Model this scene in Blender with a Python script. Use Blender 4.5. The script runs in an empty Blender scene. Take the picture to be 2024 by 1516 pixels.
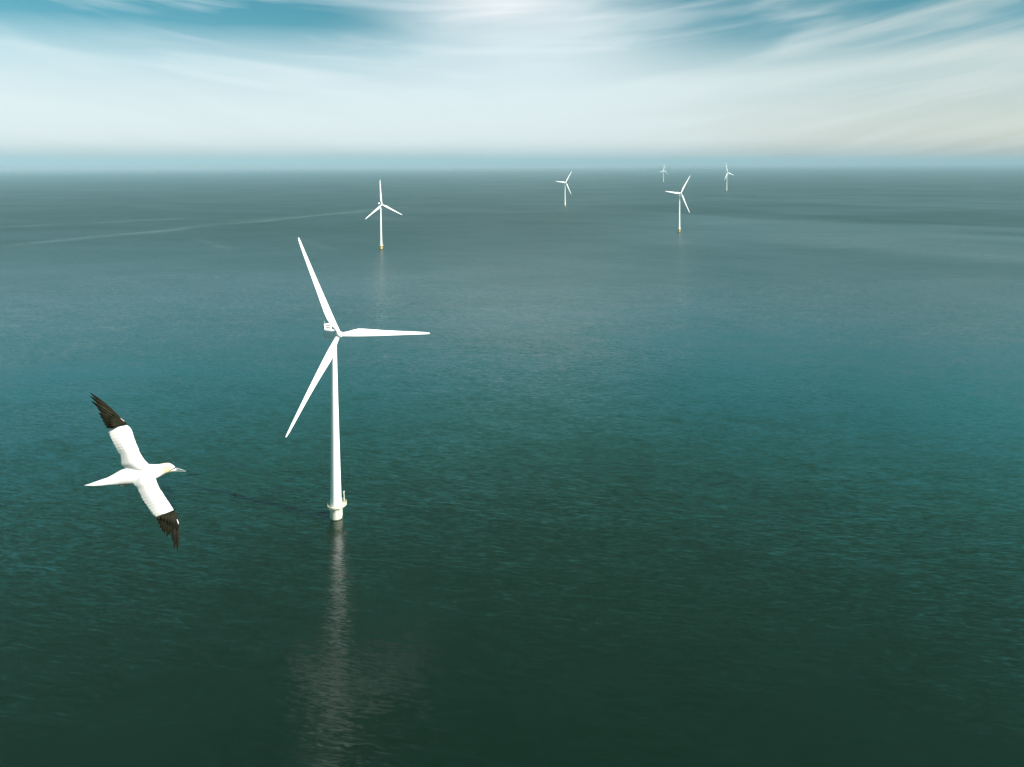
import bpy, bmesh, math, random
from mathutils import Vector, Matrix, Quaternion
random.seed(7)
SC = bpy.context.scene
COL = SC.collection
rad = math.radians

# ---------------------------------------------------------------- camera
F_PX, CX, W_PX, H_PX = 1500.0, 1012.0, 2024.0, 1516.0
PITCH, CAM_H, PP_Y = rad(3.4), 159.0, 406.1          # principal point row (photo was perspective corrected)
cd = bpy.data.cameras.new('camera')
cam = bpy.data.objects.new('camera', cd); COL.objects.link(cam)
cam.location = (0, 0, CAM_H); cam.rotation_euler = (rad(90) - PITCH, 0, 0)
cd.sensor_fit = 'HORIZONTAL'; cd.sensor_width = 36.0
cd.lens = 36.0 * F_PX / W_PX
cd.shift_y = -(H_PX / 2 - PP_Y) / W_PX
cd.clip_start = 0.1; cd.clip_end = 200000
SC.camera = cam

# ---------------------------------------------------------------- node helpers
class NT:
    def __init__(s, tree): s.t = tree; s.n = tree.nodes; s.l = tree.links
    def node(s, kind, **kw):
        n = s.n.new(kind)
        for k, v in kw.items(): setattr(n, k, v)
        return n
    def put(s, sock, v):
        if isinstance(v, bpy.types.NodeSocket): s.l.new(v, sock)
        elif v is not None: sock.default_value = v
    def m(s, op, a, b=None, c=None, clamp=False):
        n = s.node('ShaderNodeMath', operation=op, use_clamp=clamp)
        for i, v in enumerate((a, b, c)): s.put(n.inputs[i], v)
        return n.outputs[0]
    def ramp(s, x, a, b, lo=0.0, hi=1.0, smooth=True):
        n = s.node('ShaderNodeMapRange', interpolation_type='SMOOTHSTEP' if smooth else 'LINEAR')
        for i, v in enumerate((x, a, b, lo, hi)): s.put(n.inputs[i], v)
        return n.outputs[0]
    def xyz(s, x, y, z=0.0):
        n = s.node('ShaderNodeCombineXYZ')
        for i, v in enumerate((x, y, z)): s.put(n.inputs[i], v)
        return n.outputs[0]
    def sep(s, v):
        n = s.node('ShaderNodeSeparateXYZ'); s.put(n.inputs[0], v); return n.outputs
    def noise(s, vec, scale=1.0, detail=2.0, rough=0.5, dist=0.0):
        n = s.node('ShaderNodeTexNoise', noise_dimensions='3D')
        s.put(n.inputs['Vector'], vec); n.inputs['Scale'].default_value = scale
        n.inputs['Detail'].default_value = detail; n.inputs['Roughness'].default_value = rough
        n.inputs['Distortion'].default_value = dist
        return n
    def mix(s, f, a, b, blend='MIX'):
        n = s.node('ShaderNodeMix', data_type='RGBA', blend_type=blend)
        s.put(n.inputs[0], f)
        for sock, v in ((n.inputs[6], a), (n.inputs[7], b)):
            if isinstance(v, tuple) and len(v) == 3: v = v + (1.0,)
            s.put(sock, v)
        return n.outputs[2]
    def gauss(s, x, c, w):
        d = s.m('DIVIDE', s.m('SUBTRACT', x, c), w)
        return s.m('EXPONENT', s.m('MULTIPLY', s.m('MULTIPLY', d, d), -1.0))

# ---------------------------------------------------------------- sun and sky
SUN_EL, SUN_AZ = 38.0, -23.0                    # azimuth counted from +X towards +Y
sv = Vector((math.cos(rad(SUN_EL)) * math.cos(rad(SUN_AZ)), math.cos(rad(SUN_EL)) * math.sin(rad(SUN_AZ)), math.sin(rad(SUN_EL))))
sl = bpy.data.lights.new('sun', 'SUN'); sl.energy = 5.0; sl.angle = rad(0.5); sl.color = (1.0, 0.96, 0.9)
so = bpy.data.objects.new('sun', sl); COL.objects.link(so)
so.rotation_euler = sv.to_track_quat('Z', 'Y').to_euler(); so.location = (200, -150, 400)

world = bpy.data.worlds.new('World'); SC.world = world; world.use_nodes = True
w = NT(world.node_tree); w.n.clear()
out = w.node('ShaderNodeOutputWorld'); bg = w.node('ShaderNodeBackground'); bg.inputs['Strength'].default_value = 0.057
w.l.new(bg.outputs[0], out.inputs['Surface'])
tc = w.node('ShaderNodeTexCoord'); gx, gy, gz = w.sep(tc.outputs['Generated'])
zc = w.m('MAXIMUM', gz, 0.004)
sky = w.node('ShaderNodeTexSky', sky_type='NISHITA', sun_disc=False, sun_elevation=rad(SUN_EL), sun_rotation=rad(90 - SUN_AZ))
sky.altitude = 0; sky.air_density = 1.0; sky.dust_density = 1.2; sky.ozone_density = 2.0
w.put(sky.inputs[0], w.xyz(gx, gy, zc))
az = w.m('MULTIPLY', w.m('ARCTAN2', gx, gy), 57.2958)            # degrees right of the view axis
el = w.m('MULTIPLY', w.m('ARCSINE', zc), 57.2958)
# clear sky, pushed to teal and deeper towards the zenith
hs = w.node('ShaderNodeHueSaturation'); hs.inputs['Hue'].default_value = 0.475; hs.inputs['Saturation'].default_value = 1.25
w.put(hs.inputs['Color'], sky.outputs[0])
deep = w.ramp(el, 3.5, 11.0)
clear = w.mix(deep, (0.92, 0.97, 1.0), (0.48, 0.77, 0.74))
clear = w.mix(1.0, hs.outputs[0], clear, 'MULTIPLY')
# cirrus: bands that bow upwards to both sides
bow = w.m('SUBTRACT', el, w.m('MULTIPLY', w.m('MULTIPLY', az, az), 0.0032))
bow = w.m('SUBTRACT', bow, w.m('MULTIPLY', az, 0.03))
n1 = w.noise(w.xyz(w.m('MULTIPLY', az, 0.085), w.m('MULTIPLY', bow, 0.34), 3.1), 1.0, 3.0, 0.45, 0.7).outputs[0]
n2 = w.noise(w.xyz(w.m('MULTIPLY', az, 0.085), w.m('MULTIPLY', bow, 0.75), 8.4), 1.0, 3.0, 0.45, 0.6).outputs[0]
n3 = w.noise(w.xyz(w.m('MULTIPLY', az, 0.05), w.m('MULTIPLY', el, 0.16), 1.7), 1.0, 3.0, 0.5).outputs[0]
veil = w.ramp(w.m('ADD', el, w.m('MULTIPLY', w.m('SUBTRACT', n1, 0.5), 3.2)), 9.4, 3.2, smooth=False)
cen = w.m('MULTIPLY', w.gauss(az, 1.0, 8.5), w.gauss(el, 11.0, 6.0))
cen = w.m('MULTIPLY', cen, w.ramp(n1, 0.2, 0.7, 0.75, 1.1))
core = w.m('MULTIPLY', w.m('MULTIPLY', w.gauss(az, -0.5, 6.0), w.gauss(el, 10.8, 1.4)), w.ramp(n2, 0.2, 0.7, 0.5, 1.0))
l1 = w.m('SUBTRACT', el, w.m('ADD', 4.1, w.m('MULTIPLY', az, 0.09)))
band = w.m('MULTIPLY', w.gauss(l1, 0.0, 0.8), w.ramp(az, -2.0, 12.0))
band = w.m('MULTIPLY', band, w.ramp(n2, 0.2, 0.7, 0.36, 0.56))
l2 = w.m('SUBTRACT', el, w.m('ADD', 3.1, w.m('MULTIPLY', az, 0.23)))
band2 = w.m('MULTIPLY', w.m('MULTIPLY', w.gauss(l2, 0.0, 0.5), w.ramp(az, 11.0, 20.0)), 0.13)
streak = w.m('MULTIPLY', w.ramp(n2, 0.4, 0.9), w.ramp(el, 15.0, 8.0, 0.25, 0.42))
dens = w.m('ADD', w.m('MULTIPLY', veil, w.ramp(az, 5.0, 30.0, 0.86, 0.5)), w.m('MULTIPLY', cen, 0.75))
for t in (band, band2, streak, w.m('MULTIPLY', w.m('SUBTRACT', n1, 0.5), 0.25)): dens = w.m('ADD', dens, t)
dens = w.m('MINIMUM', w.m('MAXIMUM', dens, 0.0), 1.0)
dens = w.m('SUBTRACT', 1.0, w.m('EXPONENT', w.m('MULTIPLY', dens, -1.9)))
dens = w.m('MULTIPLY', dens, w.ramp(el, 15.0, 11.2, 0.08, 1.0))
warm = w.ramp(az, 0.0, 36.0)
ccol = w.mix(warm, (6.9, 7.9, 8.2), (6.2, 6.8, 6.5))
ccol = w.mix(core, ccol, (9.3, 9.2, 9.4))
low = w.ramp(el, -0.6, 1.7)                                     # murk along the horizon
ccol = w.mix(low, w.mix(warm, (3.5, 5.1, 5.55), (3.7, 5.0, 5.2)), ccol)
# unseen teal glow added above the frame to colour the sea's reflections
aloft_fill = w.m('MULTIPLY', w.ramp(el, 11.6, 14.5), w.ramp(el, 45.0, 24.0))
aloft_fill = w.m('MULTIPLY', aloft_fill, w.ramp(n3, 0.3, 0.7, 0.75, 1.0))
clear = w.mix(w.ramp(el, 30.0, 50.0), clear, w.mix(1.0, clear, (0.22, 0.36, 0.08), 'MULTIPLY'))
clear = w.mix(aloft_fill, clear, w.mix(w.ramp(el, 18.0, 27.0, smooth=False), w.mix(w.ramp(el, 12.0, 18.0, smooth=False), (0.3, 11.5, 16.5), (0.9, 5.6, 5.0)), (0.5, 1.6, 0.9)))
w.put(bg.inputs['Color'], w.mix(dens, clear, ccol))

SC.view_settings.view_transform = 'Standard'; SC.view_settings.look = 'None'
SC.view_settings.exposure = 1.05; SC.view_settings.gamma = 1.0
SC.cycles.use_denoising = True; SC.cycles.max_bounces = 6; SC.cycles.volume_bounces = 0

# ---------------------------------------------------------------- object helpers
def tag(o, label=None, cat=None, group=None, kind=None):
    if label: o['label'] = label
    if cat: o['category'] = cat
    if group: o['group'] = group
    if kind: o['kind'] = kind
    return o
def build(name, bm, mat, parent=None, smooth=True, angle=None):
    me = bpy.data.meshes.new(name); bm.to_mesh(me); bm.free()
    for m_ in (mat if isinstance(mat, (list, tuple)) else [mat]): me.materials.append(m_)
    for p in me.polygons: p.use_smooth = smooth
    if angle is not None:
        try: me.set_sharp_from_angle(angle=rad(angle))
        except Exception: pass
    o = bpy.data.objects.new(name, me); COL.objects.link(o)
    if parent: o.parent = parent
    return o
def empty(name, loc):
    o = bpy.data.objects.new(name, None); COL.objects.link(o); o.location = loc; o.empty_display_size = 2; return o
def loft(bm, rings, cap=True, mi=0):
    vs = [[bm.verts.new(p) for p in r] for r in rings]
    n = len(vs[0]); fs = []
    for a, b in zip(vs, vs[1:]):
        for i in range(n):
            j = (i + 1) % n
            fs.append(bm.faces.new((a[i], a[j], b[j], b[i])))
    if cap:
        fs.append(bm.faces.new(vs[0][::-1])); fs.append(bm.faces.new(vs[-1]))
    for f in fs: f.material_index = mi
    return vs
def lathe(bm, prof, n=48, cap=True):
    return loft(bm, [[(r * math.cos(2 * math.pi * i / n), r * math.sin(2 * math.pi * i / n), z) for i in range(n)] for r, z in prof], cap)
def box(bm, x0, x1, y0, y1, z0, z1, bev=0.0):
    ret = bmesh.ops.create_cube(bm, size=1.0)
    vs = ret['verts']
    for v in vs: v.co = ((x0 + x1) / 2 + v.co.x * (x1 - x0), (y0 + y1) / 2 + v.co.y * (y1 - y0), (z0 + z1) / 2 + v.co.z * (z1 - z0))
    if bev > 0:
        es = list({e for v in vs for e in v.link_edges})
        bmesh.ops.bevel(bm, geom=es, offset=bev, segments=2, affect='EDGES', profile=0.6)
def tube(bm, pts, r, n=8):
    pts = [Vector(p) for p in pts]; rings = []
    for i, p in enumerate(pts):
        d = (pts[min(i + 1, len(pts) - 1)] - pts[max(i - 1, 0)]).normalized()
        a = d.cross(Vector((0, 0, 1)) if abs(d.z) < 0.9 else Vector((1, 0, 0))).normalized(); b = d.cross(a)
        rr = r[i] if isinstance(r, (list, tuple)) else r
        rings.append([p + a * (rr * math.cos(2 * math.pi * k / n)) + b * (rr * math.sin(2 * math.pi * k / n)) for k in range(n)])
    loft(bm, rings)
def recalc(bm): bmesh.ops.recalc_face_normals(bm, faces=bm.faces)

def paint(name, col, rough=0.4, dirt=0.06, scale=0.6, spec=0.4, dirtcol=None):
    mt = bpy.data.materials.new(name); mt.use_nodes = True
    t = NT(mt.node_tree); b = t.n['Principled BSDF']
    c = t.node('ShaderNodeTexCoord')
    mp = t.node('ShaderNodeMapping'); mp.inputs['Scale'].default_value = (1, 1, 0.35); t.put(mp.inputs[0], c.outputs['Object'])
    nz = t.noise(mp.outputs[0], scale, 5.0, 0.6).outputs[0]
    dc = dirtcol or tuple(x * 0.72 for x in col)
    t.put(b.inputs['Base Color'], t.mix(t.ramp(nz, 0.45, 0.8, 0.0, dirt * 6), col, dc))
    t.put(b.inputs['Roughness'], t.ramp(nz, 0.3, 0.7, rough - 0.06, rough + 0.1))
    b.inputs['Specular IOR Level'].default_value = spec
    return mt

# ---------------------------------------------------------------- the sea
def ground(u, v):
    a = (u - CX) / F_PX; b = -(v - PP_Y) / F_PX
    d = Vector((a, math.cos(PITCH) + b * math.sin(PITCH), -math.sin(PITCH) + b * math.cos(PITCH)))
    return Vector((0, 0, CAM_H)) + d * (-CAM_H / d.z)

def sea_material():
    mt = bpy.data.materials.new('sea_water'); mt.use_nodes = True
    t = NT(mt.node_tree); b = t.n['Principled BSDF']
    geo = t.node('ShaderNodeNewGeometry'); px, py, pz = t.sep(geo.outputs['Position'])
    # wind blows roughly along +Y, crests turned a little
    a = rad(12.0)
    cx_ = t.m('ADD', t.m('MULTIPLY', px, math.cos(a)), t.m('MULTIPLY', py, -math.sin(a)))   # along the crests
    wy_ = t.m('ADD', t.m('MULTIPLY', px, math.sin(a)), t.m('MULTIPLY', py, math.cos(a)))    # along the wind
    def slopes(lc, lw, detail, rough, z, dist=0.3):
        n = t.noise(t.xyz(t.m('DIVIDE', cx_, lc), t.m('DIVIDE', wy_, lw), z), 1.0, detail, rough, dist)
        r, g, bl = t.sep(n.outputs['Color'])
        return t.m('SUBTRACT', r, 0.5), t.m('SUBTRACT', g, 0.5)
    # patches of smoother and rougher water
    lp = t.noise(t.xyz(t.m('DIVIDE', px, 420.0), t.m('DIVIDE', py, 210.0), 5.0), 1.0, 4.0, 0.55, 0.8).outputs[0]
    mp = t.noise(t.xyz(t.m('DIVIDE', px, 90.0), t.m('DIVIDE', py, 60.0), 9.0), 1.0, 3.0, 0.55, 0.5).outputs[0]
    gust = t.m('ADD', t.ramp(lp, 0.3, 0.7, 0.75, 1.2), t.ramp(mp, 0.3, 0.7, -0.12, 0.12))
    s1x, s1y = slopes(6.5, 1.05, 2.0, 0.55, 0.0)
    s2x, s2y = slopes(2.6, 0.5, 2.0, 0.6, 4.0)
    s3x, s3y = slopes(40.0, 17.0, 1.0, 0.5, 7.0)
    sx = t.m('ADD', t.m('MULTIPLY', s1x, 0.12), t.m('ADD', t.m('MULTIPLY', s2x, 0.19), t.m('MULTIPLY', s3x, 0.03)))
    sy = t.m('ADD', t.m('MULTIPLY', s1y, 0.18), t.m('ADD', t.m('MULTIPLY', s2y, 0.22), t.m('MULTIPLY', s3y, 0.04)))
    gust = t.m('MULTIPLY', gust, t.m('MULTIPLY', t.ramp(py, 350.0, 2500.0, 1.0, 1.3), t.ramp(py, 180.0, 420.0, 1.5, 1.0)))
    # long slicks off to the right and a calm, mirror-like stretch far out
    stn = t.noise(t.xyz(t.m('DIVIDE', t.m('ADD', px, t.m('MULTIPLY', py, 0.5)), 900.0), t.m('DIVIDE', t.m('SUBTRACT', py, t.m('MULTIPLY', px, -0.25)), 750.0), 3.0), 1.0, 2.5, 0.5, 0.7).outputs[0]
    slick = t.m('MULTIPLY', t.ramp(stn, 0.38, 0.62), t.m('MULTIPLY', t.ramp(px, 0.0, 600.0), t.m('MULTIPLY', t.ramp(py, 400.0, 900.0), t.ramp(py, 4000.0, 1700.0, 0.08, 1.0))))
    calm = t.m('SUBTRACT', py, t.m('MULTIPLY', px, 0.6))
    calm = t.ramp(t.m('ADD', calm, t.m('MULTIPLY', t.m('SUBTRACT', lp, 0.5), 2500.0)), 2000.0, 20000.0)
    gust = t.m('MULTIPLY', gust, t.m('SUBTRACT', 1.0, t.m('MULTIPLY', calm, 0.8)))
    gust = t.m('MULTIPLY', gust, t.m('SUBTRACT', 1.0, t.m('MULTIPLY', slick, 0.35)))
    rough = t.ramp(py, 250.0, 2000.0, 0.17, 0.45)
    rough = t.m('MULTIPLY', rough, t.m('SUBTRACT', 1.0, t.m('MULTIPLY', slick, 0.3)))
    rough = t.m('MULTIPLY', rough, t.ramp(lp, 0.3, 0.7, 0.93, 1.06))
    rough = t.m('MULTIPLY', rough, t.m('SUBTRACT', 1.0, t.m('MULTIPLY', calm, 0.66)))
    sx = t.m('MULTIPLY', sx, gust); sy = t.m('MULTIPLY', sy, gust)
    nn = t.node('ShaderNodeVectorMath', operation='NORMALIZE'); t.put(nn.inputs[0], t.xyz(t.m('MULTIPLY', sx, -1.0), t.m('MULTIPLY', sy, -1.0), 1.0))
    t.put(b.inputs['Normal'], nn.outputs[0])
    # foam trails left by boats, thin and broken
    foam = None
    for (u0, v0, u1, v1, wd, st) in ((-60, 493, 850, 403.5, 8.0, 0.75), (-60, 452, 420, 429, 9.0, 0.55), (420, 437, 760, 418, 14.0, 0.25), (640, 420, 860, 442, 8.0, 0.25), (380, 470, 470, 497, 4.0, 0.3), (560, 465, 690, 500, 5.0, 0.22)):
        wd *= 2.6; st *= 0.26
        p0, p1 = ground(u0, v0), ground(u1, v1); d = p1 - p0; L = d.length; d.normalize()
        qx, qy = t.m('SUBTRACT', px, p0.x), t.m('SUBTRACT', py, p0.y)
        s_ = t.m('ADD', t.m('MULTIPLY', qx, d.x), t.m('MULTIPLY', qy, d.y))
        e_ = t.m('SUBTRACT', t.m('MULTIPLY', qy, d.x), t.m('MULTIPLY', qx, d.y))
        wob = t.noise(t.xyz(t.m('DIVIDE', s_, 160.0), 0.0, wd), 1.0, 3.0, 0.6).outputs[0]
        e_ = t.m('ADD', e_, t.m('MULTIPLY', t.m('SUBTRACT', wob, 0.5), wd * 5.0))
        f_ = t.m('MULTIPLY', t.gauss(e_, 0.0, wd), t.m('MULTIPLY', t.ramp(s_, 0.0, L * 0.1), t.ramp(s_, L, L * 0.8)))
        f_ = t.m('MULTIPLY', f_, t.m('MULTIPLY', t.ramp(wob, 0.3, 0.65, 0.35, 1.0), st))
        foam = f_ if foam is None else t.m('MAXIMUM', foam, f_)
    br = t.noise(t.xyz(t.m('DIVIDE', px, 9.0), t.m('DIVIDE', py, 16.0), 2.0), 1.0, 4.0, 0.7).outputs[0]
    foam = t.m('MULTIPLY', foam, t.ramp(br, 0.35, 0.7, 0.3, 1.0))
    deep = t.mix(t.ramp(lp, 0.3, 0.75), (0.0010, 0.0082, 0.0024), (0.0015, 0.0106, 0.0036))
    t.put(b.inputs['Base Color'], t.mix(foam, deep, (0.45, 0.55, 0.55)))
    t.put(b.inputs['Roughness'], rough); b.inputs['IOR'].default_value = 1.333
    b.inputs['Specular IOR Level'].default_value = 0.85
    return mt
bm = bmesh.new()
radii = [0, 200, 600, 2000, 6000, 20000, 60000]
prev = None; N = 96
c0 = bm.verts.new((0, 0, 0))
for r in radii[1:]:
    ring = [bm.verts.new((r * math.cos(2 * math.pi * i / N), r * math.sin(2 * math.pi * i / N), 0)) for i in range(N)]
    for i in range(N):
        j = (i + 1) % N
        bm.faces.new((c0, ring[i], ring[j]) if prev is None else (prev[i], ring[i], ring[j], prev[j]))
    prev = ring
tag(build('sea', bm, sea_material(), smooth=False), 'teal green rippled open sea reaching the hazy horizon', 'sea', kind='structure')

# ---------------------------------------------------------------- wind turbines
M_white = paint('white_turbine_paint', (0.82, 0.82, 0.81), 0.38, 0.02)
M_blade = paint('white_blade_gelcoat', (0.84, 0.84, 0.83), 0.3, 0.015, 0.25)
M_slot = paint('dark_louvre', (0.02, 0.02, 0.018), 0.6, 0.05, 2.0)
M_nac = paint('nacelle_paint', (0.74, 0.76, 0.77), 0.35, 0.03)
M_cream = paint('faded_cream_paint', (0.55, 0.55, 0.46), 0.5, 0.05, 0.9, dirtcol=(0.30, 0.32, 0.22))
M_rail = paint('pale_deck_paint', (0.55, 0.54, 0.43), 0.5, 0.06, 1.2)
M_yellow = paint('yellow_marker_paint', (0.60, 0.40, 0.06), 0.45, 0.05, 0.9)
M_weed = paint('wet_dark_pile', (0.10, 0.12, 0.07), 0.3, 0.1, 1.5)
HUB, TILT, OV = 83.0, rad(6), 4.6
PZ = 5.8                                    # deck level

def blade_mesh(R=46.8):
    bm = bmesh.new(); rings = []
    st = [(0.9, 2.0, 2.0, 1.0, 16), (2.2, 2.0, 2.0, 1.0, 16), (4.0, 2.35, 1.75, 1.05, 15), (6.5, 3.1, 1.25, 1.1, 13), (9.0, 3.55, 0.95, 1.1, 10.5), (12, 3.45, .78, 1.05, 8.5),
          (17, 3.0, .60, .98, 6), (23, 2.45, .46, .86, 4), (29, 2.0, .34, .72, 2.5), (35, 1.6, .25, .58, 1.2), (41, 1.2, .17, .45, .4), (44.6, .9, .12, .36, 0), (46.1, .62, .08, .28, 0), (46.8, .22, .04, .12, 0)]
    n = 28
    for r, c, th, le, tw in st:
        k = min(1.0, max(0.0, (r - 2.2) / 6.0)); ring = []
        for i in range(n):
            ph = 2 * math.pi * i / n
            xx = 0.5 * (1 + math.cos(ph))              # 1 at the leading edge
            yc = math.sin(ph) * 0.5
            ya = (1 if math.sin(ph) >= 0 else -1) * 0.5 * (abs(math.sin(ph)) ** 0.9) * (0.25 + 1.05 * xx ** 0.5) * (0.85)
            y = (yc * (1 - k) + ya * k) * th
            x = le - c * (1 - xx)
            a = rad(tw); px_, py_ = x * math.cos(a) - y * math.sin(a), x * math.sin(a) + y * math.cos(a)
            pre = -3.0 * (r / R) ** 1.6                 # pre-bend and coning, upwind
            ring.append((px_, py_ + pre, r))
        rings.append(ring)
    loft(bm, rings); recalc(bm); return bm

def make_turbine(pile_mat):
    root = empty('wind_turbine', (0, 0, 0))
    # pile and transition piece
    bm = bmesh.new(); lathe(bm, [(2.62, 0.35), (2.62, 4.9), (2.72, 4.95), (2.72, PZ - 0.25)], 56); recalc(bm)
    base = build('foundation', bm, pile_mat, root, angle=40)
    bm = bmesh.new(); lathe(bm, [(2.64, -0.6), (2.64, 0.35)], 56); recalc(bm)
    build('waterline_band', bm, M_weed, base, angle=40)
    bm = bmesh.new()
    for s in (-0.75, 0.75):
        tube(bm, [(s, -3.0, 4.8), (s, -3.25, 4.2), (s, -3.25, -0.5)], 0.16)
    for k in range(11): tube(bm, [(-0.36, -3.0, 4.9 - k * 0.5), (0.36, -3.0, 4.9 - k * 0.5)], 0.05, 6)
    for s in (-0.36, 0.36): tube(bm, [(s, -3.0, PZ), (s, -3.0, -0.5)], 0.06, 6)
    for z in (3.9, 1.4):
        for s in (-0.75, 0.75): tube(bm, [(s, -2.45, z), (s, -3.2, z)], 0.1, 6)
    recalc(bm); ld = build('boat_ladder', bm, M_rail, base, angle=40); ld.rotation_euler.z = rad(110)
    # platform: ring deck with a lay-down lobe on one side
    def outline(off=0.0, n=72):
        pts = []
        for i in range(n):
            th = 2 * math.pi * i / n
            d = abs((th - LOBE + math.pi) % (2 * math.pi) - math.pi)
            r = 3.75 + 1.2 * max(0.0, math.cos(min(d * 1.35, math.pi / 2))) ** 1.2 + off
            pts.append((r * math.cos(th), r * math.sin(th)))
        return pts
    LOBE = rad(0)
    bm = bmesh.new(); o1 = outline(); i1 = [(2.5 * math.cos(2 * math.pi * i / 72), 2.5 * math.sin(2 * math.pi * i / 72)) for i in range(72)]
    rings = [[(x, y, PZ - 0.12) for x, y in i1], [(x, y, PZ - 0.12) for x, y in o1], [(x, y, PZ + 0.12) for x, y in o1], [(x, y, PZ + 0.12) for x, y in i1]]
    vs = loft(bm, rings, cap=False)
    for i in range(72):
        j = (i + 1) % 72; bm.faces.new((vs[3][i], vs[3][j], vs[0][j], vs[0][i]))
    for k in range(10):
        th = 2 * math.pi * (k + 0.5) / 10
        tube(bm, [(2.7 * math.cos(th), 2.7 * math.sin(th), PZ - 1.7), (3.9 * math.cos(th), 3.9 * math.sin(th), PZ - 0.27)], 0.11, 6)
    recalc(bm); deck = build('platform', bm, M_rail, root, angle=35)
    bm = bmesh.new(); o2 = outline(-0.08)
    for z, r in ((1.25, .055), (0.72, .04)):
        pts = [(x, y, PZ + z) for x, y in o2]; tube(bm, pts + [pts[0]], r, 6)
    for i in range(0, 72, 2): tube(bm, [(o2[i][0], o2[i][1], PZ + 0.1), (o2[i][0], o2[i][1], PZ + 1.27)], 0.05, 6)
    a_, b_ = outline(-0.04), outline(-0.12)                      # solid kick panel behind the rails
    rr = [[(x, y, PZ + 0.12) for x, y in a_], [(x, y, PZ + 0.42) for x, y in a_], [(x, y, PZ + 0.42) for x, y in b_], [(x, y, PZ + 0.12) for x, y in b_]]
    loft(bm, rr, cap=False); recalc(bm)
    build('railing', bm, M_rail, deck, angle=40)
    bm = bmesh.new()
    tube(bm, [(4.35, 0.4, PZ + 0.1), (4.35, 0.4, PZ + 2.6), (4.27, 0.35, PZ + 4.6)], [0.22, 0.2, 0.17], 10)
    tube(bm, [(4.27, 0.35, PZ + 4.5), (4.1, -0.1, PZ + 5.15), (3.4, -0.7, PZ + 5.0)], [0.2, 0.24, 0.2], 10)
    tube(bm, [(3.5, -0.6, PZ + 4.95), (3.5, -0.6, PZ + 3.9)], 0.04, 6)
    recalc(bm); build('davit_crane', bm, M_rail, deck, angle=40)
    # tower with flange joints and a door
    bm = bmesh.new(); prof = [(2.45, PZ + 0.1)]
    for z0, z1 in ((PZ + 0.1, 30.0), (30.0, 56.0), (56.0, 80.6)):
        f = lambda z: 2.45 - (z - PZ) / (80.6 - PZ) * 1.25 - 0.1 * math.sin(math.pi * (z - PZ) / (80.6 - PZ))
        for k in range(1, 7):
            z = z0 + (z1 - z0) * k / 6; prof.append((f(z), z))
        if z1 < 80: prof += [(f(z1) + 0.025, z1 + 0.01), (f(z1) + 0.025, z1 + 0.2), (f(z1), z1 + 0.21)]
    lathe(bm, prof, 64); recalc(bm); tw = build('tower', bm, M_white, root, angle=50)
    bm = bmesh.new()
    pts = []
    for k in range(13):
        th = math.pi * k / 12; pts.append((0.5 * math.cos(th), 1.75 + 0.5 * math.sin(th)))
    pts = [(0.5, 0.25)] + pts + [(-0.5, 0.25)]
    loft(bm, [[(x, -2.38, PZ + z) for x, z in pts], [(x, -2.49, PZ + z) for x, z in pts]]); recalc(bm)
    dr = build('door', bm, M_nac, tw, angle=40); dr.rotation_euler.z = rad(35)
    # nacelle (tilted with the shaft)
    tilt = Matrix.Translation((0, 0, HUB)) @ Matrix.Rotation(-TILT, 4, 'X')
    bm = bmesh.new(); rings = []
    for y, wx, zt, zb in ((-2.9, 1.25, 1.35, -1.35), (-2.5, 1.55, 1.6, -1.65), (-1.2, 1.75, 1.75, -1.95), (2.5, 1.75, 1.8, -1.95), (5.2, 1.7, 1.75, -1.75), (6.3, 1.6, 1.65, -1.3), (6.6, 1.35, 1.4, -0.9)):
        ring = []
        for i in range(32):
            th = 2 * math.pi * i / 32; c_, s_ = math.cos(th), math.sin(th); e = 0.38
            ring.append((wx * math.copysign(abs(c_) ** e, c_), y, (zt + zb) / 2 + (zt - zb) / 2 * math.copysign(abs(s_) ** e, s_)))
        rings.append(ring)
    loft(bm, rings); recalc(bm); nac = build('nacelle', bm, M_nac, root, angle=45); nac.matrix_local = tilt
    bm = bmesh.new(); box(bm, -1.85, 1.85, 4.4, 5.5, 1.82, 4.3, 0.12); recalc(bm)
    cool = build('cooler', bm, M_white, nac, angle=40)
    bm = bmesh.new()
    for z in (2.3, 3.2):
        box(bm, -1.5, 1.5, 4.36, 4.42, z, z + 0.5, 0.02); box(bm, -1.5, 1.5, 5.49, 5.55, z, z + 0.5, 0.02)
    box(bm, -1.88, -1.84, 4.6, 5.3, 2.5, 2.95, 0.01); box(bm, 1.84, 1.88, 4.6, 5.3, 2.5, 2.95, 0.01)
    recalc(bm); ls = build('louvre', bm, M_slot, nac, angle=40)
    for s in (-1.2, 1.2):
        bm = bmesh.new(); tube(bm, [(s, 4.95, 4.25), (s, 4.95, 5.3), (s, 5.2, 5.42)], [0.07, 0.06, 0.1], 8); recalc(bm); build('wind_vane', bm, M_nac, nac, angle=40)
    # yaw collar
    bm = bmesh.new(); lathe(bm, [(1.2, 80.55), (1.32, 80.6), (1.32, 81.4)], 40); recalc(bm); build('yaw_collar', bm, M_nac, root, angle=40)
    # spinner
    bm = bmesh.new(); rings = []
    for y, r in ((-2.95, 1.35), (-3.3, 1.5), (-4.0, 1.58), (-4.8, 1.55), (-5.5, 1.4), (-6.1, 1.1), (-6.5, 0.7), (-6.68, 0.25)):
        rings.append([(r * math.cos(2 * math.pi * i / 40), y, r * math.sin(2 * math.pi * i / 40)) for i in range(40)])
    loft(bm, rings); recalc(bm); hub = build('hub', bm, M_blade, root, angle=60); hub.matrix_local = tilt
    bl = []
    b0 = build('blade', blade_mesh(), M_blade, root, angle=60); bl.append(b0)
    for k in range(2):
        c = b0.copy(); COL.objects.link(c); c.parent = root; bl.append(c)
    return root
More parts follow.
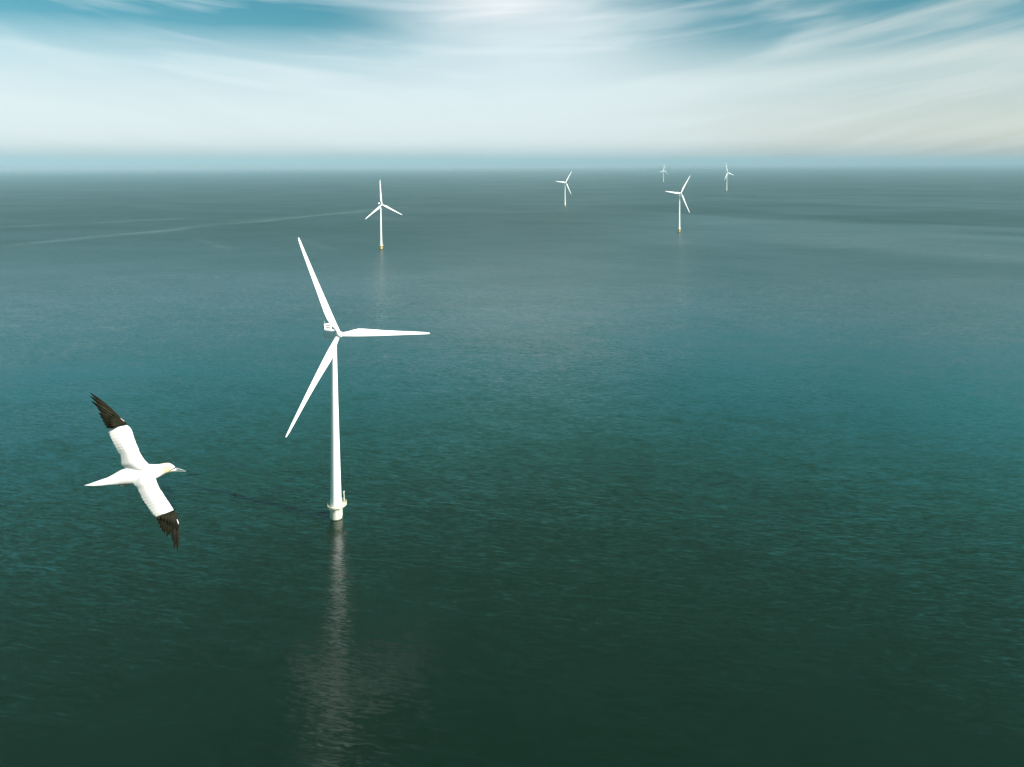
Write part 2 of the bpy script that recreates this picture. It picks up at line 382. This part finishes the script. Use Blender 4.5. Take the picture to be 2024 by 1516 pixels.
def pose(root, yaw, phase, scale, loc):
    root.location = loc; root.rotation_euler = (0, 0, rad(yaw)); root.scale = (scale,) * 3
    tilt = Matrix.Translation((0, 0, HUB)) @ Matrix.Rotation(-TILT, 4, 'X')
    k = 0
    for ch in root.children:
        if ch.name.startswith('blade'):
            ch.matrix_local = tilt @ Matrix.Translation((0, -OV, 0)) @ Matrix.Rotation(rad(phase + 120 * k), 4, 'Y'); k += 1
def copy_tree(o, parent=None):
    c = o.copy(); COL.objects.link(c)
    if parent: c.parent = parent
    for ch in list(o.children): copy_tree(ch, c)
    return c
proto = make_turbine(M_cream)
G = 'offshore wind turbines standing in the sea'
far = [('white turbine with yellow base, second nearest, leftmost of the distant ones, one blade straight up', -235.7, 1358.2, 42, -2.8, 0.959),
       ('white turbine with yellow base, larger of the two with a blade pointing left', 371.5, 1682.0, 31, -83.8, 1.036),
       ('smaller white turbine with a blade pointing left, standing alone near mid horizon', 182.9, 2620.7, 35, 36.0, 0.998),
       ('small white turbine near the horizon, rightmost of all turbines', 1107.1, 3914.2, 40, 105.4, 1.146),
       ('faintest and smallest turbine in the haze, its upper blade crossing the horizon', 1107.6, 5556.6, 31, 8.9, 1.043)]
for lab, x, y, yaw, ph, s in far:
    c = copy_tree(proto); pose(c, yaw, ph, s, (x, y, 0)); tag(c, lab, 'wind turbine', G)
    for ch in c.children:
        if ch.name.startswith('foundation'):
            ch.data = ch.data.copy(); ch.data.materials.clear(); ch.data.materials.append(M_yellow); ch['label'] = 'bright yellow foundation'
pose(proto, 43.1, -22.0, 1.0, (-78.3, 329.1, 0))
tag(proto, 'large white wind turbine closest to the viewer, on a pale cream foundation', 'wind turbine', G)

# ---------------------------------------------------------------- gannet
BIRD_D = 7.8
bc = Vector(((262 - CX) / F_PX, 0, 0)); 
def ray(u, v):
    a = (u - CX) / F_PX; b = -(v - PP_Y) / F_PX
    return Vector((a, math.cos(PITCH) + b * math.sin(PITCH), -math.sin(PITCH) + b * math.cos(PITCH)))
c_ray = ray(262, 935).normalized()
b_o = Vector((0, 0, CAM_H)) + c_ray * BIRD_D
Bw = -c_ray; Bu = Vector((0, 0, 1)).cross(Bw).normalized(); Bv = Bw.cross(Bu)
MB = Matrix((Bu, Bv, Bw)).transposed().to_4x4(); MB.translation = b_o
def Z(zx, zy, z=0.0):
    """outline point given in the measuring grid of the bird, to local metres; z is height above the spine plane"""
    r = ray(140 + zx / 4.458, 760 + zy / 4.458)
    tt = BIRD_D / r.dot(c_ray); p = Vector((0, 0, CAM_H)) + r * tt - b_o
    return Vector((p.dot(Bu), p.dot(Bv), z))
def interp(tab, x):
    if x <= tab[0][0]: return tab[0][1:]
    for a, b in zip(tab, tab[1:]):
        if x <= b[0]:
            k = (x - a[0]) / (b[0] - a[0]); return tuple(p + (q - p) * k for p, q in zip(a[1:], b[1:]))
    return tab[-1][1:]
def catmull(pts, n):
    """n points evenly spread by length along a smooth curve through pts"""
    P = [Vector(p) for p in pts]; P = [2 * P[0] - P[1]] + P + [2 * P[-1] - P[-2]]
    dense = []
    for i in range(1, len(P) - 2):
        for k in range(20):
            t = k / 20; p0, p1, p2, p3 = P[i - 1:i + 3]
            dense.append(0.5 * ((2 * p1) + (p2 - p0) * t + (2 * p0 - 5 * p1 + 4 * p2 - p3) * t * t + (3 * p1 - p0 - 3 * p2 + p3) * t ** 3))
    dense.append(P[-2]); L = [0]
    for a, b in zip(dense, dense[1:]): L.append(L[-1] + (b - a).length)
    res = []; j = 0
    for k in range(n):
        s = L[-1] * k / (n - 1)
        while j < len(L) - 2 and L[j + 1] < s: j += 1
        f = (s - L[j]) / max(1e-9, L[j + 1] - L[j]); res.append(dense[j].lerp(dense[j + 1], min(1, max(0, f))))
    return res

bird = empty('gannet', b_o); bird.matrix_world = MB
tag(bird, 'white seabird with black wingtips and yellowish head gliding with spread wings', 'bird')

def feather_white():
    mt = bpy.data.materials.new('white_plumage'); mt.use_nodes = True
    t = NT(mt.node_tree); b = t.n['Principled BSDF']
    c = t.node('ShaderNodeTexCoord'); ox, oy, oz = t.sep(c.outputs['Object'])
    hd = Z(842, 742); 
    d = t.m('SQRT', t.m('ADD', t.m('POWER', t.m('DIVIDE', t.m('SUBTRACT', ox, hd.x), 0.075), 2.0), t.m('POWER', t.m('DIVIDE', t.m('SUBTRACT', oy, hd.y), 0.075), 2.0)))
    nz = t.noise(c.outputs['Object'], 30.0, 4.0, 0.6).outputs[0]
    k = t.ramp(t.m('ADD', d, t.m('MULTIPLY', t.m('SUBTRACT', nz, 0.5), 0.5)), 0.1, 1.05, 0.75, 0.0)
    col = t.mix(k, (0.60, 0.585, 0.555), (0.60, 0.40, 0.12))
    st = t.noise(t.xyz(t.m('MULTIPLY', ox, 22.0), t.m('MULTIPLY', oy, 130.0), oz), 1.0, 3.0, 0.6).outputs[0]
    col = t.mix(t.ramp(st, 0.5, 0.8, 0.0, 0.28), col, (0.44, 0.43, 0.40))
    t.put(b.inputs['Base Color'], col); b.inputs['Roughness'].default_value = 0.75; b.inputs['Specular IOR Level'].default_value = 0.2
    bp = t.node('ShaderNodeBump'); bp.inputs['Strength'].default_value = 0.35; bp.inputs['Distance'].default_value = 0.004
    t.put(bp.inputs['Height'], st); t.put(b.inputs['Normal'], bp.outputs[0])
    return mt
def feather_dark(name='dark_primaries', base=(0.003, 0.0035, 0.002), edge=(0.024, 0.022, 0.010)):
    mt = bpy.data.materials.new(name); mt.use_nodes = True
    t = NT(mt.node_tree); b = t.n['Principled BSDF']
    uv = t.node('ShaderNodeUVMap'); uv.uv_map = 'feather'; ux, uy, _ = t.sep(uv.outputs[0])
    oi = t.node('ShaderNodeObjectInfo')
    nz = t.noise(t.xyz(t.m('MULTIPLY', ux, 5.0), t.m('MULTIPLY', uy, 22.0), t.m('MULTIPLY', oi.outputs['Random'], 40.0)), 1.0, 4.0, 0.6).outputs[0]
    rim = t.ramp(t.m('ADD', t.m('ABSOLUTE', t.m('SUBTRACT', uy, 0.5)), t.m('MULTIPLY', t.m('SUBTRACT', nz, 0.5), 0.35)), 0.26, 0.5)
    shaft = t.m('MULTIPLY', t.gauss(uy, 0.5, 0.05), t.ramp(ux, 0.1, 0.9, 0.5, 0.1))
    col = t.mix(rim, base, edge); col = t.mix(shaft, col, (0.10, 0.085, 0.045))
    t.put(b.inputs['Base Color'], col); b.inputs['Roughness'].default_value = 0.6; b.inputs['Specular IOR Level'].default_value = 0.05
    return mt
M_fw = feather_white(); M_fd = feather_dark()
M_fp = paint('pale_feather', (0.82, 0.80, 0.74), 0.7, 0.05, 30)
M_bill = paint('blue_grey_bill', (0.17, 0.21, 0.21), 0.4, 0.1, 60, dirtcol=(0.12, 0.15, 0.14))
M_black = paint('black_bare_skin', (0.012, 0.014, 0.015), 0.45, 0.05, 60)
M_iris = paint('pale_iris', (0.45, 0.55, 0.58), 0.15, 0.02, 60)
M_foot = paint('dusky_foot', (0.16, 0.15, 0.09), 0.5, 0.1, 60)

PXM = BIRD_D / F_PX / 4.458 / 1.0
S = (Z(600, 790) - Z(500, 790)).length / 100          # metres per measuring unit
torso = [(118, 889, 1.5, 3), (160, 884.5, 9, 4), (200, 878, 17, 6), (260, 866, 26, 9), (320, 853, 33, 14), (380, 836, 48, 26), (430, 819, 64, 42), (500, 805, 76, 62), (560, 795, 80, 70), (620, 785, 80, 72),
         (680, 775, 76, 68), (740, 768, 66, 58), (770, 762, 61, 52), (800, 749, 52, 46), (830, 738, 46.5, 40), (860, 732, 42, 36), (885, 734, 36, 31), (905, 740, 28, 25), (920, 746, 20, 18), (930, 750, 13, 11)]
def wing_side(le, te, n, zroot, ztip, th0, th1, teeth):
    L, T_ = catmull([(a, b, 0) for a, b in le], n), catmull([(a, b, 0) for a, b in te], n)
    rings = []
    for i in range(n):
        k = i / (n - 1); l, t_ = L[i].copy(), T_[i].copy()
        if teeth and 0.12 < k:                       # stepped tips of the secondaries
            ph = (k * 15) % 1.0; d = (t_ - l).normalized(); t_ = t_ + d * (5.0 * (ph - 0.5)) * (1 if ph < .85 else -1)
        zc = zroot + (ztip - zroot) * (0.75 * k + 0.25 * math.sin(math.pi * k) ** 1)
        zl = 0.012 * (1 - 0.3 * k)
        th = th0 + (th1 - th0) * k; ring = []
        for j in range(20):
            ph = 2 * math.pi * j / 20; xx = 0.5 * (1 - math.cos(ph)); up = math.sin(ph)
            p = l.lerp(t_, xx)
            ya = (0.12 + 1.7 * math.sqrt(xx) * (1 - xx)) * th * 0.55
            camber = 0.05 * math.sin(math.pi * xx) * (1 - .4 * k)
            ring.append(Z(p.x, p.y, zc + camber * 0.6 - 0.010 * xx + up * ya * 1.15))
        rings.append(ring)
    return rings
up_le = [(725, 748), (690, 699), (648, 655), (605, 582), (570, 500), (548, 432), (536, 400), (516, 374), (493, 361)]
up_te = [(505, 760), (440, 712), (436, 690), (425, 622), (392, 560), (352, 480), (332, 428), (322, 400), (330, 390)]
lo_le = [(735, 775), (756, 838), (775, 890), (820, 972), (860, 1030), (890, 1078), (905, 1102)]
lo_te = [(525, 800), (546, 884), (578, 915), (592, 952), (640, 1032), (682, 1092), (720, 1148), (742, 1168)]
bmT = bmesh.new(); rings = []
xs = [118 + (930 - 118) * (i / 69) for i in range(70)]
for x in xs:
    cy_, hh, tz = interp(torso, x); ring = []
    for j in range(28):
        ph = 2 * math.pi * j / 28
        ring.append(Z(x, cy_ + hh * math.cos(ph), S * tz * math.sin(ph)))
    rings.append(ring)
loft(bmT, rings); recalc(bmT)
o_body = build('body', bmT, M_fw, bird)
def tmp(bm): recalc(bm); return build('wing_tmp', bm, M_fw, bird)
bmU = bmesh.new(); loft(bmU, wing_side(up_le, up_te, 76, 0.018, 0.085, 0.075, 0.016, True))
bmL = bmesh.new(); loft(bmL, wing_side(lo_le, lo_te, 76, 0.018, 0.085, 0.075, 0.016, True))
for o_ in (tmp(bmU), tmp(bmL)):
    md = o_body.modifiers.new('union', 'BOOLEAN'); md.operation = 'UNION'; md.solver = 'EXACT'; md.object = o_
dg = bpy.context.evaluated_depsgraph_get(); dg.update()
me2 = bpy.data.meshes.new_from_object(o_body.evaluated_get(dg))
o_body.modifiers.clear(); o_body.data = me2
for o_ in [o for o in bpy.data.objects if o.name.startswith('wing_tmp')]: bpy.data.objects.remove(o_, do_unlink=True)
rm = o_body.modifiers.new('skin', 'REMESH'); rm.mode = 'VOXEL'; rm.voxel_size = 0.003
dg = bpy.context.evaluated_depsgraph_get(); dg.update()
me3 = bpy.data.meshes.new_from_object(o_body.evaluated_get(dg)); o_body.modifiers.clear(); o_body.data = me3
bm = bmesh.new(); bm.from_mesh(me3); spine = Z(600, 785)
def near_root(v, lim): return abs(v.co.y - spine.y) < lim and abs(v.co.x - spine.x) < 0.17
bmesh.ops.smooth_vert(bm, verts=bm.verts, factor=0.5, use_axis_x=True, use_axis_y=True, use_axis_z=True)
rv = [v for v in bm.verts if near_root(v, 0.20)]
for _ in range(45): bmesh.ops.smooth_vert(bm, verts=rv, factor=0.5, use_axis_x=True, use_axis_y=True, use_axis_z=True)
bm.to_mesh(me3); bm.free(); me3.materials.clear(); me3.materials.append(M_fw)
for p in me3.polygons: p.use_smooth = True

def feather(name, base, tip, width, z0, z1, mat, parent, curve=0.0, n=14, m=7, tipw=0.12, thick=0.0012):
    """one vane with a raised shaft: base and tip in the measuring grid"""
    b_, t_ = Z(base[0], base[1], z0), Z(tip[0], tip[1], z1)
    d = t_ - b_; L = d.length; d.normalize(); sd = Vector((0, 0, 1)).cross(d).normalized(); nu = d.cross(sd) * -1
    if nu.z < 0: nu = -nu
    bm = bmesh.new(); uvl = bm.loops.layers.uv.new('feather'); top, bot = [], []
    for i in range(n):
        k = i / (n - 1)
        wv = width * S * min(1.0, 0.55 + 2.2 * k) * (1 - max(0.0, (k - 0.62) / 0.38) ** 1.7 * (1 - tipw))
        if k > 0.97: wv *= 0.5
        c = b_ + d * (L * k) + sd * (curve * S * math.sin(math.pi * k)) + nu * (0.010 * math.sin(math.pi * k * 0.9))
        rt, rb = [], []
        for j in range(m):
            q = j / (m - 1) * 2 - 1
            h = 0.0022 * (1 - abs(q)) - 0.0012 * q
            rt.append((bm.verts.new(c + sd * (wv * q) + nu * (h + thick)), k, (q + 1) / 2)); rb.append((bm.verts.new(c + sd * (wv * q) + nu * (h - thick * (1 - abs(q) * .6))), k, (q + 1) / 2))
        top.append(rt); bot.append(rb)
    def quad(*vv):
        f = bm.faces.new([x[0] for x in vv])
        for lp, x in zip(f.loops, vv): lp[uvl].uv = (x[1], x[2])
    for i in range(n - 1):
        for j in range(m - 1):
            quad(top[i][j], top[i + 1][j], top[i + 1][j + 1], top[i][j + 1]); quad(bot[i][j], bot[i][j + 1], bot[i + 1][j + 1], bot[i + 1][j])
        quad(top[i][0], bot[i][0], bot[i + 1][0], top[i + 1][0]); quad(top[i][m - 1], top[i + 1][m - 1], bot[i + 1][m - 1], bot[i][m - 1])
    for i in (0, n - 1):
        for j in range(m - 1): quad(top[i][j], top[i][j + 1], bot[i][j + 1], bot[i][j])
    recalc(bm); return build(name, bm, mat, parent)

ZW = 0.085
# far wing: primaries fan from the wrist; outermost lies along the leading edge
up_feathers = [((470, 345), (172, 80), 15), ((462, 350), (172, 108), 16), ((455, 355), (184, 154), 18), ((448, 358), (208, 176), 19), ((440, 362), (238, 214), 20), ((430, 364), (246, 256), 20), ((420, 368), (262, 288), 20), ((408, 372), (282, 322), 20), ((398, 376), (298, 352), 19), ((390, 380), (314, 379), 17)]
for i, (b_, t_, wd) in enumerate(up_feathers):
    feather('primary_feather', b_, t_, wd, ZW - 0.002 + 0.0022 * i, ZW + 0.03 - 0.0035 * i + 0.0022 * i, M_fd, bird, curve=(-7 if i < 4 else -3))
for i, (b_, t_, wd) in enumerate([((492, 356), (380, 262), 11), ((480, 358), (350, 258), 13), ((466, 362), (330, 276), 14), ((450, 362), (322, 300), 15), ((436, 365), (326, 326), 15), ((424, 370), (332, 350), 14), ((410, 375), (345, 372), 12)]):
    feather('covert_feather', b_, t_, wd, ZW + 0.012 + 0.002 * i, ZW + 0.022 + 0.002 * i, M_fd, bird, curve=-2)
feather('alula_feather', (474, 332), (436, 302), 2.2, ZW + 0.026, ZW + 0.03, M_fp, bird)['label'] = 'small white feather at the wing bend'
# near wing
lo_feathers = [((905, 1120), (936, 1455), 19), ((900, 1122), (908, 1440), 19), ((893, 1124), (888, 1372), 19), ((886, 1128), (862, 1318), 20), ((877, 1132), (842, 1338), 20), ((864, 1136), (818, 1304), 21), ((846, 1140), (800, 1288), 21), ((826, 1142), (785, 1258), 20), ((806, 1146), (770, 1222), 19), ((784, 1152), (758, 1192), 17)]
for i, (b_, t_, wd) in enumerate(lo_feathers):
    feather('primary_feather', b_, t_, wd, ZW - 0.002 + 0.0022 * i, ZW + 0.03 - 0.0035 * i + 0.0022 * i, M_fd, bird, curve=(9 if i < 4 else 2))
for i, (b_, t_, wd) in enumerate([((908, 1108), (946, 1262), 12), ((902, 1112), (930, 1280), 14), ((892, 1116), (902, 1270), 15), ((878, 1122), (876, 1244), 16), ((858, 1128), (850, 1226), 16), ((834, 1132), (822, 1208), 16), ((806, 1138), (795, 1192), 15)]):
    feather('covert_feather', b_, t_, wd, ZW + 0.012 + 0.002 * i, ZW + 0.022 + 0.002 * i, M_fd, bird, curve=3)
feather('alula_feather', (929, 1180), (945, 1228), 3, ZW + 0.026, ZW + 0.03, M_fp, bird)['label'] = 'small white feather at the wing bend'

# bill: two mandibles with a dark gape line between
bm = bmesh.new(); rings = []
for x, yt, yb, tz in ((900, 722, 752, 15), (918, 727, 753, 13), (945, 735, 755, 10), (975, 745, 758, 7.5), (1000, 755, 762, 5), (1014, 762, 766, 2.2), (1018, 766, 768, .8)):
    ring = []
    for j in range(18):
        ph = 2 * math.pi * j / 18; ring.append(Z(x, (yt + yb) / 2 - (yb - yt) / 2 * math.cos(ph), S * tz * math.sin(ph)))
    rings.append(ring)
loft(bm, rings); recalc(bm); bill = build('upper_bill', bm, M_bill, bird)
bm = bmesh.new(); rings = []
for x, yt, yb, tz in ((895, 754, 768, 13), (918, 754.5, 768, 11.5), (945, 756.5, 767.5, 9), (975, 760, 768, 6.5), (1000, 764, 768, 4), (1013, 766.5, 768.5, 1.5)):
    ring = []
    for j in range(18):
        ph = 2 * math.pi * j / 18; ring.append(Z(x, (yt + yb) / 2 - (yb - yt) / 2 * math.cos(ph), S * tz * math.sin(ph)))
    rings.append(ring)
loft(bm, rings); recalc(bm); build('lower_bill', bm, M_bill, bird)
def strip(name, pts, mat, zoff=0.0012):
    """thin raised band hugging the head; (x, y, half width) in the measuring grid"""
    bm = bmesh.new(); rings = []
    for i, (x, y, hw) in enumerate(pts):
        a, b = pts[max(0, i - 1)], pts[min(len(pts) - 1, i + 1)]; d = Vector((b[0] - a[0], b[1] - a[1], 0)).normalized(); nr = Vector((-d.y, d.x, 0)); ring = []
        for q, up in ((-1, 0), (-.5, 1), (0, 1.2), (.5, 1), (1, 0), (0, -1)):
            xx, yy = x + nr.x * hw * q, y + nr.y * hw * q
            cy_, hh, tz = interp(torso, min(xx, 930)); f = max(0.0, 1 - ((yy - cy_) / hh) ** 2)
            zz = S * tz * math.sqrt(f)
            if xx > 905:
                k_ = min(1, max(0, (xx - 900) / 118)); zz = max(zz, S * 14 * (1 - k_) * 0.95)
            ring.append(Z(xx, yy, zz + zoff * up))
        rings.append(ring)
    loft(bm, rings); recalc(bm); return build(name, bm, mat, bird)
strip('gape_line', [(866, 758, 1.5), (880, 753, 2.4), (895, 747, 3.2), (908, 740, 6.5), (918, 734, 7.0), (926, 732, 4.0)], M_black, 0.003)
strip('gape_line', [(918, 752, 1.2), (940, 755, 1.4), (970, 759, 1.3), (1000, 763.5, 0.8)], M_black, 0.002)
strip('gape_line', [(924, 734, 1.6), (942, 739, 1.6), (960, 745, 1.0)], M_black, 0.002)
for sgn in (1, -1):
    bm = bmesh.new(); bmesh.ops.create_uvsphere(bm, u_segments=16, v_segments=10, radius=0.0085)
    ctr = Z(907, 730, sgn * S * 21)
    for v in bm.verts: v.co = ctr + Vector((v.co.x, v.co.y, v.co.z * 0.7))
    ey = build('eye', bm, M_iris, bird)
    bm = bmesh.new(); bmesh.ops.create_uvsphere(bm, u_segments=12, v_segments=8, radius=0.0042)
    for v in bm.verts: v.co = ctr + Vector((v.co.x, v.co.y, v.co.z * 0.7 + sgn * 0.0036))
    build('pupil', bm, M_black, ey)
# tucked feet under the belly edge
for k in range(2):
    bm = bmesh.new()
    pts = [Z(525 - 6 * k, 878, -0.01 - .02 * k), Z(490 - 6 * k, 886, -0.012 - .02 * k), Z(450, 890, -0.012 - .02 * k), Z(405, 887, -0.01 - .02 * k)]
    tube(bm, pts, [0.004, 0.006, 0.007, 0.002], 8); recalc(bm); build('foot', bm, M_foot, bird)

# ---------------------------------------------------------------- haze over the whole scene
bm = bmesh.new(); box(bm, -62000, 62000, -62000, 62000, -1.0, 215.0)
hm = bpy.data.materials.new('haze'); hm.use_nodes = True; h = NT(hm.node_tree); h.n.clear()
ho = h.node('ShaderNodeOutputMaterial'); pv = h.node('ShaderNodeVolumePrincipled')
pv.inputs['Color'].default_value = (0.38, 0.57, 0.655, 1); pv.inputs['Density'].default_value = 0.000068; pv.inputs['Anisotropy'].default_value = -0.1
h.l.new(pv.outputs[0], ho.inputs['Volume'])
tag(build('haze', bm, hm, smooth=False), kind='stuff')
